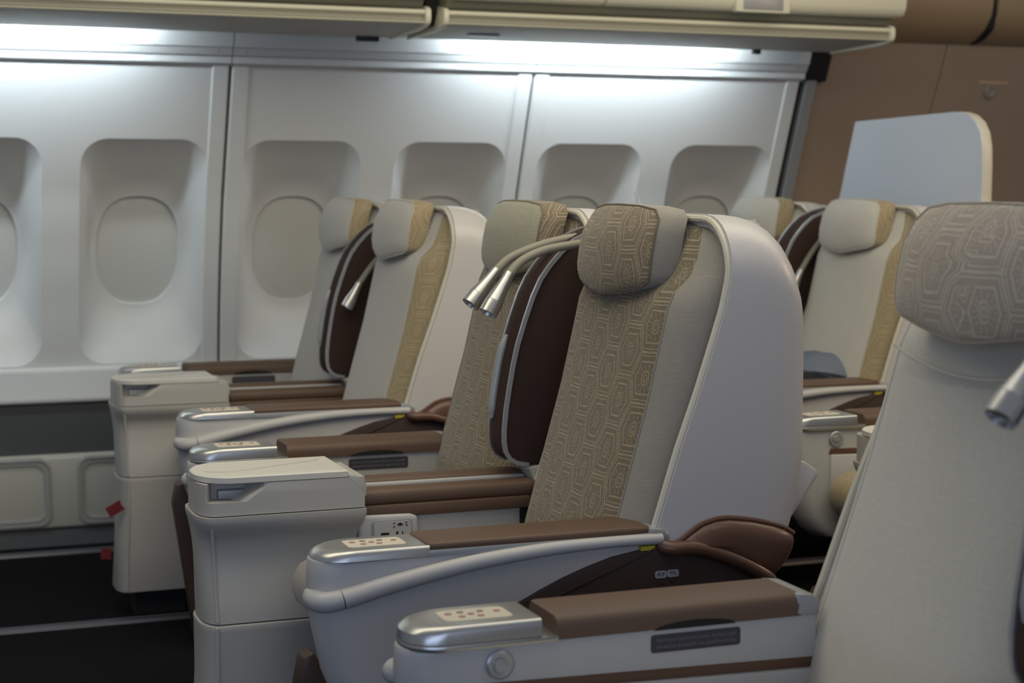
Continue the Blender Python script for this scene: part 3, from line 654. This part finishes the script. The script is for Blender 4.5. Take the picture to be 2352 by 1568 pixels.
# ------------------------------------------------------------------ the console between two seats, with divider and reading lamps
def console_meshes():
    D = {}
    ya, yb = 0.508, 0.682
    def outl(x0, x1, y0, y1, z, r=0.055, exp=0.55, inset=0.0): return [(x, y, z) for x, y in stadium(x0, x1, y0, y1, r, 7, inset, exp)]
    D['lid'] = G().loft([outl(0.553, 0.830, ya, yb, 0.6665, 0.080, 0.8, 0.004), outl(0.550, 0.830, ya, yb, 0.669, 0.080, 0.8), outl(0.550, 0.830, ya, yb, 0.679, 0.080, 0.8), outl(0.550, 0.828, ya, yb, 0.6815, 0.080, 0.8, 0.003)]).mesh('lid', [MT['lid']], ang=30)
    D['lid_inlay'] = G().loft([outl(0.550, 0.817, ya, yb, 0.6812, 0.080, 0.8, 0.014), outl(0.550, 0.817, ya, yb, 0.6820, 0.080, 0.8, 0.0155)]).mesh('lid_inlay', [MT['lid']], ang=20)
    crv = smooth_path([(0.572, 0.575, 0.6823), (0.61, 0.560, 0.6823), (0.66, 0.572, 0.6823), (0.72, 0.60, 0.6823), (0.78, 0.625, 0.6823), (0.805, 0.640, 0.6823)], 4)
    g = G(); g.tube(crv, 0.0006, 4); D['inlay_line'] = g.mesh('inlay_line', [MT['trim']])
    # tray box with the finger notch on its near face
    def notch(z, xs, x2, dep):
        pts = [(0.862, ya), (xs + 0.010, ya), (xs, ya + 0.004), (xs - 0.02, ya + dep), (0.580, ya + dep), (0.569, ya + 0.016), (0.566, ya + 0.0105)]
        full_ = stadium(0.552, 0.862, ya, yb, 0.055, 7, 0, 0.55)
        return [(x, y, z) for x, y in pts] + [(x, y, z) for x, y in full_[4:]]
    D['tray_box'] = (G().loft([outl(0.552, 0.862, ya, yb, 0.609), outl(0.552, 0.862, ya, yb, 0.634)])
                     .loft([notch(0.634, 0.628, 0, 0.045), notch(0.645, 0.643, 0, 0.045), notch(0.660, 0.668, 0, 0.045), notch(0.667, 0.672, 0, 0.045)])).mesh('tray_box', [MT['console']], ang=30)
    D['tray_back'] = G().prism([(0.831, 0.664), (0.862, 0.630), (0.866, 0.630), (0.866, 0.650), (0.860, 0.662), (0.846, 0.670), (0.831, 0.673)], ya, yb).mesh('tray_back', [MT['console']], bevel=0.002)
    D['folded_table'] = G().box(0.59, 0.65, ya + 0.030, ya + 0.05, 0.6345, 0.652).mesh('folded_table', [MT['trim']], bevel=0.003)
    lv = [(0.607, 0.546, 0.864, 0.503), (0.600, 0.546, 0.864, 0.503), (0.592, 0.548, 0.863, 0.505), (0.580, 0.550, 0.860, 0.513), (0.568, 0.551, 0.857, 0.524), (0.555, 0.552, 0.853, 0.531), (0.53, 0.554, 0.845, 0.533), (0.49, 0.556, 0.83, 0.529), (0.45, 0.558, 0.825, 0.520), (0.405, 0.560, 0.82, 0.517)]
    D['upper_leg'] = G().loft([outl(a, c, y0, 1.19 - y0, z, 0.06, 0.5) for z, a, c, y0 in lv]).mesh('upper_leg', [MT['console']], ang=45)
    lv = [(0.402, 0.556, 0.83, 0.513), (0.39, 0.557, 0.83, 0.514), (0.30, 0.557, 0.82, 0.516), (0.20, 0.553, 0.81, 0.516), (0.075, 0.546, 0.81, 0.514)]
    D['lower_leg'] = G().loft([outl(a, c, y0, 1.19 - y0, z, 0.06, 0.5) for z, a, c, y0 in lv]).mesh('lower_leg', [MT['console']], bevel=0.003, ang=45)
    D['shade_foot'] = G().box(0.60, 0.74, 0.56, 0.64, 0.0, 0.09).mesh('shade_foot', [MT['black']])  # black block stands in for the shade under the console leg
    D['seam_strip'] = G().tube([(0.573, 0.513, 0.585), (0.577, 0.526, 0.55), (0.580, 0.527, 0.50), (0.582, 0.516, 0.41)], 0.0035, 6).tube([(0.581, 0.512, 0.40), (0.581, 0.514, 0.30), (0.572, 0.514, 0.08)], 0.0035, 6).mesh('seam_strip', [MT['console']])
    # centre armrests
    def pad(y0, y1, z0, z1, x0=0.862, x1=1.222, r=0.014):
        rg = []
        for x, sc in ((x0, 0.97), (x0 + 0.004, 1.0), (1.0, 1.0), (x1 - 0.02, 1.0), (x1 - 0.006, 0.94), (x1, 0.78)):
            o_ = rrect((y1 - y0) / 2, (z1 - z0) / 2, r, 4)
            rg.append([(x, (y0 + y1) / 2 + a * (0.5 + 0.5 * sc), (z0 + z1) / 2 + c * sc) for a, c in o_])
        return G().loft(rg)
    D['pad_near'] = pad(0.530, 0.584, 0.603, 0.636).mesh('arm_pad', [MT['leather']], ang=60)
    D['pad_far'] = pad(0.604, 0.660, 0.610, 0.645).mesh('arm_pad', [MT['leather']], ang=60)
    D['pad_strip'] = G().box(0.862, 1.215, 0.586, 0.602, 0.60, 0.638).mesh('divider_strip', [MT['panel']], bevel=0.002)
    D['pad_skirt'] = G().box(0.860, 1.205, 0.526, 0.664, 0.582, 0.606).mesh('pad_skirt', [MT['leather']], bevel=0.004)
    D['side_body'] = G().box(0.80, 1.24, 0.538, 0.652, 0.30, 0.584).mesh('side_body', [MT['panel']], bevel=0.006)
    D['outlet_housing'] = G().prism([(0.855, 0.50), (0.975, 0.50), (0.972, 0.582), (0.955, 0.588), (0.855, 0.590)], 0.520, 0.54).mesh('outlet_housing', [MT['panel']], bevel=0.008, seg=3)
    D['outlet_bezel'] = G().prism([(x + 0.918, z + 0.552) for x, z in rrect(0.040, 0.027, 0.006, 3)], 0.5175, 0.523).mesh('outlet_bezel', [MT['trim']], bevel=0.001)
    D['outlet_plate'] = G().prism([(x + 0.919, z + 0.552) for x, z in rrect(0.0365, 0.0235, 0.005, 3)], 0.5160, 0.5185).mesh('outlet_plate', [MT['panel']])
    D['usb_port'] = G().prism([(x + 0.9035, z + 0.5495) for x, z in rrect(0.0085, 0.0055, 0.003, 3)], 0.5152, 0.517).mesh('usb_port', [MT['black']])
    g = G()
    g.prism([(0.9335, 0.5725), (0.940, 0.5695), (0.9335, 0.5665), (0.927, 0.5695)], 0.5152, 0.517)
    for dx, dz in ((-0.012, 0.003), (0.012, 0.003), (-0.012, -0.004), (0.013, -0.002)): g.box(0.9335 + dx - 0.002, 0.9335 + dx + 0.002, 0.5152, 0.517, 0.5695 + dz - 0.0008, 0.5695 + dz + 0.0008)
    for dx, tilt in ((-0.006, 1), (0.006, -1)): g.prism([(0.9335 + dx - 0.0025, 0.550), (0.9335 + dx + 0.001, 0.549), (0.9335 + dx + 0.0025 * tilt, 0.556), (0.9335 + dx - 0.0012, 0.5565)], 0.5152, 0.517)
    g.prism([(0.9315, 0.539), (0.9355, 0.539), (0.9355, 0.545), (0.9315, 0.545)], 0.5152, 0.517)
    D['socket_holes'] = g.mesh('socket_holes', [MT['black']])
    D['jack_plate'] = G().prism([(x + 1.198, z + 0.568) for x, z in rrect(0.012, 0.019, 0.004, 3)], 0.532, 0.54).mesh('jack_plate', [MT['black']])
    D['hinge_cover'] = G().prism([(1.215, 0.600), (1.222, 0.636), (1.215, 0.650), (1.20, 0.656), (1.26, 0.664), (1.29, 0.600)], 0.556, 0.634).mesh('hinge_cover', [MT['cream']], bevel=0.005)
    # divider fin
    rim = [(1.400, 1.135), (1.350, 1.124), (1.308, 1.106), (1.280, 1.083), (1.256, 1.057), (1.236, 1.030), (1.220, 0.997), (1.203, 0.950), (1.188, 0.903), (1.179, 0.865), (1.171, 0.820), (1.164, 0.775), (1.160, 0.735), (1.160, 0.710), (1.163, 0.691), (1.172, 0.676), (1.187, 0.667), (1.212, 0.662)]
    body = rim + [(1.30, 0.662), (1.40, 0.90), (1.41, 1.135)]
    D['fin'] = G().prism(body, 0.556, 0.634).mesh('divider_screen', [MT['fin']], bevel=0.004, ang=50, bang=60)
    D['fin_edge'] = (G().loft([[(x + 0.003, 0.560, z), (x - 0.004, 0.566, z + 0.001), (x - 0.008, 0.595, z + 0.002), (x - 0.004, 0.624, z + 0.001), (x + 0.003, 0.630, z)] for x, z in rim], closed=False, cap0=False, cap1=False)).mesh('screen_edge', [MT['fin']], ang=60)
    def ribbon(y):
        g = G(); rg = []
        for i, (x, z) in enumerate(rim):
            a = Vector(rim[max(i - 1, 0)]); c = Vector(rim[min(i + 1, len(rim) - 1)]); d = (c - a).normalized(); nrm = Vector((-d.y, d.x))
            if nrm.x > 0 and z > 0.7: nrm = -nrm
            q = Vector((x, z)); wd = 0.0042
            rg.append([(q.x - d.y * wd, y - 0.0035, q.y + d.x * wd), (q.x - d.y * wd, y + 0.0035, q.y + d.x * wd), (q.x + d.y * wd, y + 0.0035, q.y - d.x * wd), (q.x + d.y * wd, y - 0.0035, q.y - d.x * wd)])
        return g.loft(rg).mesh('screen_rim', [MT['steel']], ang=40, bevel=0)
    D['rim_near'] = ribbon(0.556); D['rim_far'] = ribbon(0.634)
    hp = smooth_path([(1.183, 0.603, 0.918), (1.170, 0.603, 0.88), (1.161, 0.603, 0.835), (1.154, 0.603, 0.79), (1.151, 0.603, 0.752)], 4)
    n_ = len(hp)
    D['handle'] = G().tube(hp, [0.0085 * min(1, 0.45 + 0.55 * min(i, n_ - 1 - i) / 2) for i in range(n_)], 10).mesh('pull_handle', [MT['trim']])
    return D
CM = console_meshes()
def lamp_meshes(kind):
    if kind == 'raised':
        paths = [([(1.40, 0.562, 1.088), (1.335, 0.538, 1.099), (1.268, 0.510, 1.096), (1.214, 0.498, 1.087), (1.169, 0.488, 1.069), (1.142, 0.481, 1.046)], (1.094, 0.470, 0.972)),
                 ([(1.42, 0.60, 1.095), (1.35, 0.592, 1.110), (1.29, 0.585, 1.105), (1.235, 0.577, 1.093), (1.178, 0.570, 1.072), (1.146, 0.564, 1.048)], (1.088, 0.553, 0.983))]
    else:
        paths = [([(1.42, 0.575, 1.10), (1.35, 0.543, 1.052), (1.29, 0.525, 0.995), (1.245, 0.512, 0.940)], (1.207, 0.508, 0.872)),
                 ([(1.42, 0.60, 1.115), (1.36, 0.605, 1.085), (1.29, 0.607, 1.055), (1.22, 0.607, 0.985), (1.195, 0.607, 0.94)], (1.163, 0.607, 0.872))]
    out = []
    for p, end in paths:
        sp = smooth_path(p, 6); a = sp[-1]; e = Vector(end); d = (e - a); ln = d.length
        hose = G().tube(sp + [a + d * 0.05], 0.0088, 12).mesh('gooseneck', [MT['hose']])
        pr = [(0.0096, -0.02), (0.0100, 0.0), (0.0103, 0.12), (0.0107, 0.14), (0.0118, 0.30), (0.0145, 0.50), (0.0168, 0.66), (0.0176, 0.70), (0.0172, 0.705), (0.0176, 0.71), (0.0180, 0.84), (0.0180, 1.0), (0.0166, 1.0), (0.0155, 0.93), (0.0, 0.92)]
        head = G().lathe([(r_, h * ln) for r_, h in pr], a, d, 20).mesh('lamp_head', [MT['silver']], ang=30)
        lens = G().lathe([(0.0152, 0.925 * ln), (0.0, 0.926 * ln)], a, d, 16).mesh('lens', [MT['darkink']])
        out.append((hose, head, lens))
    return out
LM = {k: lamp_meshes(k) for k in ('raised', 'folded')}
def console(loc, label, lamp, dx=0.0):
    t = empty('seat_console', loc, label, 'console', 'consoles between paired seats')
    lid = obj('lid', CM['lid'], t); obj('lid_inlay', CM['lid_inlay'], lid); obj('inlay_line', CM['inlay_line'], lid)
    tb = obj('tray_box', CM['tray_box'], t); obj('folded_table', CM['folded_table'], tb); obj('tray_back', CM['tray_back'], tb)
    ul = obj('upper_leg', CM['upper_leg'], t); obj('lower_leg', CM['lower_leg'], t); obj('shade_foot', CM['shade_foot'], t); obj('seam_strip', CM['seam_strip'], ul)
    obj('arm_pad', CM['pad_near'], t); obj('arm_pad', CM['pad_far'], t); obj('pad_strip', CM['pad_strip'], t); obj('pad_skirt', CM['pad_skirt'], t)
    obj('side_panel', CM['side_body'], t); oh = obj('outlet_panel', CM['outlet_housing'], t)
    for k in ('outlet_bezel', 'outlet_plate', 'usb_port', 'socket_holes'): obj(k, CM[k], oh)
    obj('jack_plate', CM['jack_plate'], t); obj('hinge_cover', CM['hinge_cover'], t)
    f = obj('divider_screen', CM['fin'], t); obj('screen_edge', CM['fin_edge'], f); obj('screen_rim', CM['rim_near'], f); obj('screen_rim', CM['rim_far'], f); obj('pull_handle', CM['handle'], f)
    for hose, head, lens in LM[lamp][:1 if lamp == 'folded' else 2]:
        l = obj('reading_lamp', hose, t); h = obj('lamp_head', head, l); obj('lens', lens, l)
    return t

A0, B0, D0, C0, E0 = (0.075, 4.205, 0), (0, 2.54, 0), (0, 0.975, 0), (1.53, 4.205, 0), (1.475, 2.54, 0)
# centre pair, in focus
bn, bnp = seat('near', B0, 'olive hexagon-patterned seat with broad white shell, sharp in the middle', MT['f_olive'], MT['f_plain'], MT['f_head'], MT['f_plain'], piping=MT['thread'])
seat('far', B0, 'patterned seat with sage grey headrest, behind the two raised reading lamps', MT['f_olive'], MT['f_olive'], MT['f_sage'], MT['f_head'], dx=0.02)
console(B0, 'large cream console with open finger notch, in front of the two raised lamps', 'raised')
for k, s_ in enumerate(('PCP', 'TTL')):
    x = 1.2335 + 0.0225 * k; z = 0.5625 + 0.0005 * k
    pl = obj('label_plate', G().prism([(x + a, z + c) for a, c in rrect(0.0108, 0.0062, 0.004, 4)], -0.0035, -0.001).mesh('label_plate', [MT['labelw']]), bn)
    text('lettering', s_, 0.0085, (x, -0.0037, z), (R(90), 0, 0), MT['darkink'], pl, 'CENTER')
    obj('screw', G().lathe([(0.0035, 0), (0.003, 0.0015), (0.001, 0.002)], (x, -0.002, z - 0.0135), (0, -1, 0), 8).mesh('screw', [MT['base']]), bn)
obj('loose_thread', G().tube(smooth_path([(1.300, 0.235, 1.178), (1.298, 0.238, 1.190), (1.290, 0.240, 1.204)], 4), 0.0012, 5).mesh('loose_thread', [MT['white']]), bnp['headrest'])
# window pair of the same row
seat('near', A0, 'pale grey seat with gold patterned bolster and cream shell, beside the window pair aisle', MT['f_pale'], MT['f_gold'], MT['f_pale'], MT['f_gold'], seam=MT['f_pale'], dz=-0.011)
seat('far', A0, 'pale grey seat against the window wall, behind the folded reading lamp', MT['f_pale'], MT['f_gold'], MT['f_pale'], MT['f_gold'], dx=0.0, seam=MT['f_pale'], dz=-0.011)
ca = console(A0, 'beige console standing full height on the carpet, with red ribbons on its leg', 'folded')
ca.scale.z = 0.984
# near right pair
ds, dp = seat('far', D0, 'large blurred pale seat with mauve patterned headrest, in the near right corner', MT['f_white'], MT['f_white'], MT['f_mauve'], MT['f_mauve'], dx=0.075, tilt=3.5)
hem = smooth_path([(lerp([(0.9, 1.240), (1.03, 1.262)], z_) - 0.004, PW - y_, z_) for y_, z_ in ((0.46, 1.000), (0.42, 0.985), (0.36, 0.975), (0.295, 0.972), (0.23, 0.976), (0.16, 0.988), (0.12, 1.0))], 5)
hm = obj('cover_hem', G().tube(hem, 0.0022, 6).mesh('cover_hem', [MT['f_white']]), ds)
hm.location = dp['back_cushion'].location; hm.rotation_euler = dp['back_cushion'].rotation_euler
h_ = dp['headrest']; h_.rotation_euler = (0, 0, 0); h_.location = (0.068, 1.054 * (1 - 1.22), 1.02 * (1 - 1.10)); h_.scale = (1, 1.22, 1.10)
dc = console((D0[0], D0[1] - 0.105, 0), 'console out of frame except a shiny lamp at the right edge, before the near seat', 'raised')
for ch in dc.children:
    if ch.name.startswith('reading_lamp'): ch.location.x = -0.016
# next row
cn, _ = seat('near', C0, 'off-white seat with gold bolster in the row behind, grey pillow on it', MT['f_white'], MT['f_gold'], MT['f_white'], MT['f_gold'], seam=MT['f_white'], dz=-0.011)
seat('far', C0, 'off-white window seat in the row behind, showing its headrest above the white shell', MT['f_white'], MT['f_gold'], MT['f_white'], MT['f_gold'], seam=MT['f_white'], dz=-0.011)
console(C0, 'console of the row behind, its brown divider between the off-white headrests', 'folded')
es, ep = seat('far', E0, 'seat seen through the gap behind the white shell, with round beige cushion nose', MT['f_pale'], MT['f_gold'], MT['f_sage'], MT['f_gold'], skip=['leg'])
ep['seat_cushion'].location = (0.02, 0, -0.03)
console(E0, 'narrow view of a cream console front, left of the near right seat back', 'folded')

# ------------------------------------------------------------------ small things
# pillow leaning on the rear aisle-side window seat
pw_ = empty('pillow', (2.795, 4.49, 0.622), 'soft grey-blue pillow lying on the off-white seat in the row behind', 'pillow')
rg = []
for k in range(-8, 9):
    v = k / 8; th = 0.075 * max(0.05, (1 - abs(v) ** 2.4)) ** 0.6
    row = []
    for j in range(28):
        a = 2 * math.pi * j / 28; c, s_ = math.cos(a), math.sin(a)
        ex = abs(c) ** 0.75 * (1 if c > 0 else -1)
        row.append((ex * 0.16 * (1 - 0.10 * abs(v) ** 3), v * 0.15, s_ * th * (1 - abs(ex) ** 3.5 * 0.75) + 0.0025 * math.sin(7 * v + 4 * ex)))
    rg.append(row)
pm = obj('pillow_body', G().loft(rg).mesh('pillow_body', [MT['pillow']], ang=80), pw_)
pm.rotation_euler = (0, R(12), 0); pm.scale = (1.2, 1, 1)
tg = obj('care_tag', G().box(0.105, 0.14, -0.100, -0.098, 0.0, 0.030).mesh('care_tag', [MT['white']]), pw_); tg.rotation_euler = (0, R(15), 0)
bl = tag(obj('seat_belt', G().box(2.83, 2.93, 4.325, 4.338, 0.545, 0.618).mesh('seat_belt', [MT['belt']], bevel=0.006)), 'dark grey seat belt end beside the grey-blue pillow', 'belt')
# red ribbons on the window console
for k, (x, z, w_, h_, rot) in enumerate(((0.618, 0.315, 0.046, 0.030, -28), (0.592, 0.19, 0.030, 0.030, 4))):
    r_ = tag(obj('ribbon_tag', G().prism([(-w_ / 2, -h_ / 2), (w_ / 2, -h_ / 2), (w_ / 2 - 0.004, 0.0), (w_ / 2, h_ / 2), (-w_ / 2, h_ / 2)], -0.0012, 0.0012).mesh('ribbon_tag', [MT['red']])),
             ('red ribbon tag sticking out of the beige console leg, upper of two', 'red ribbon tag low on the beige console leg, above the carpet')[k], 'ribbon', 'red ribbons on the beige console')
    r_.location = (x, 4.716, z); r_.rotation_euler = (0, R(rot), 0)
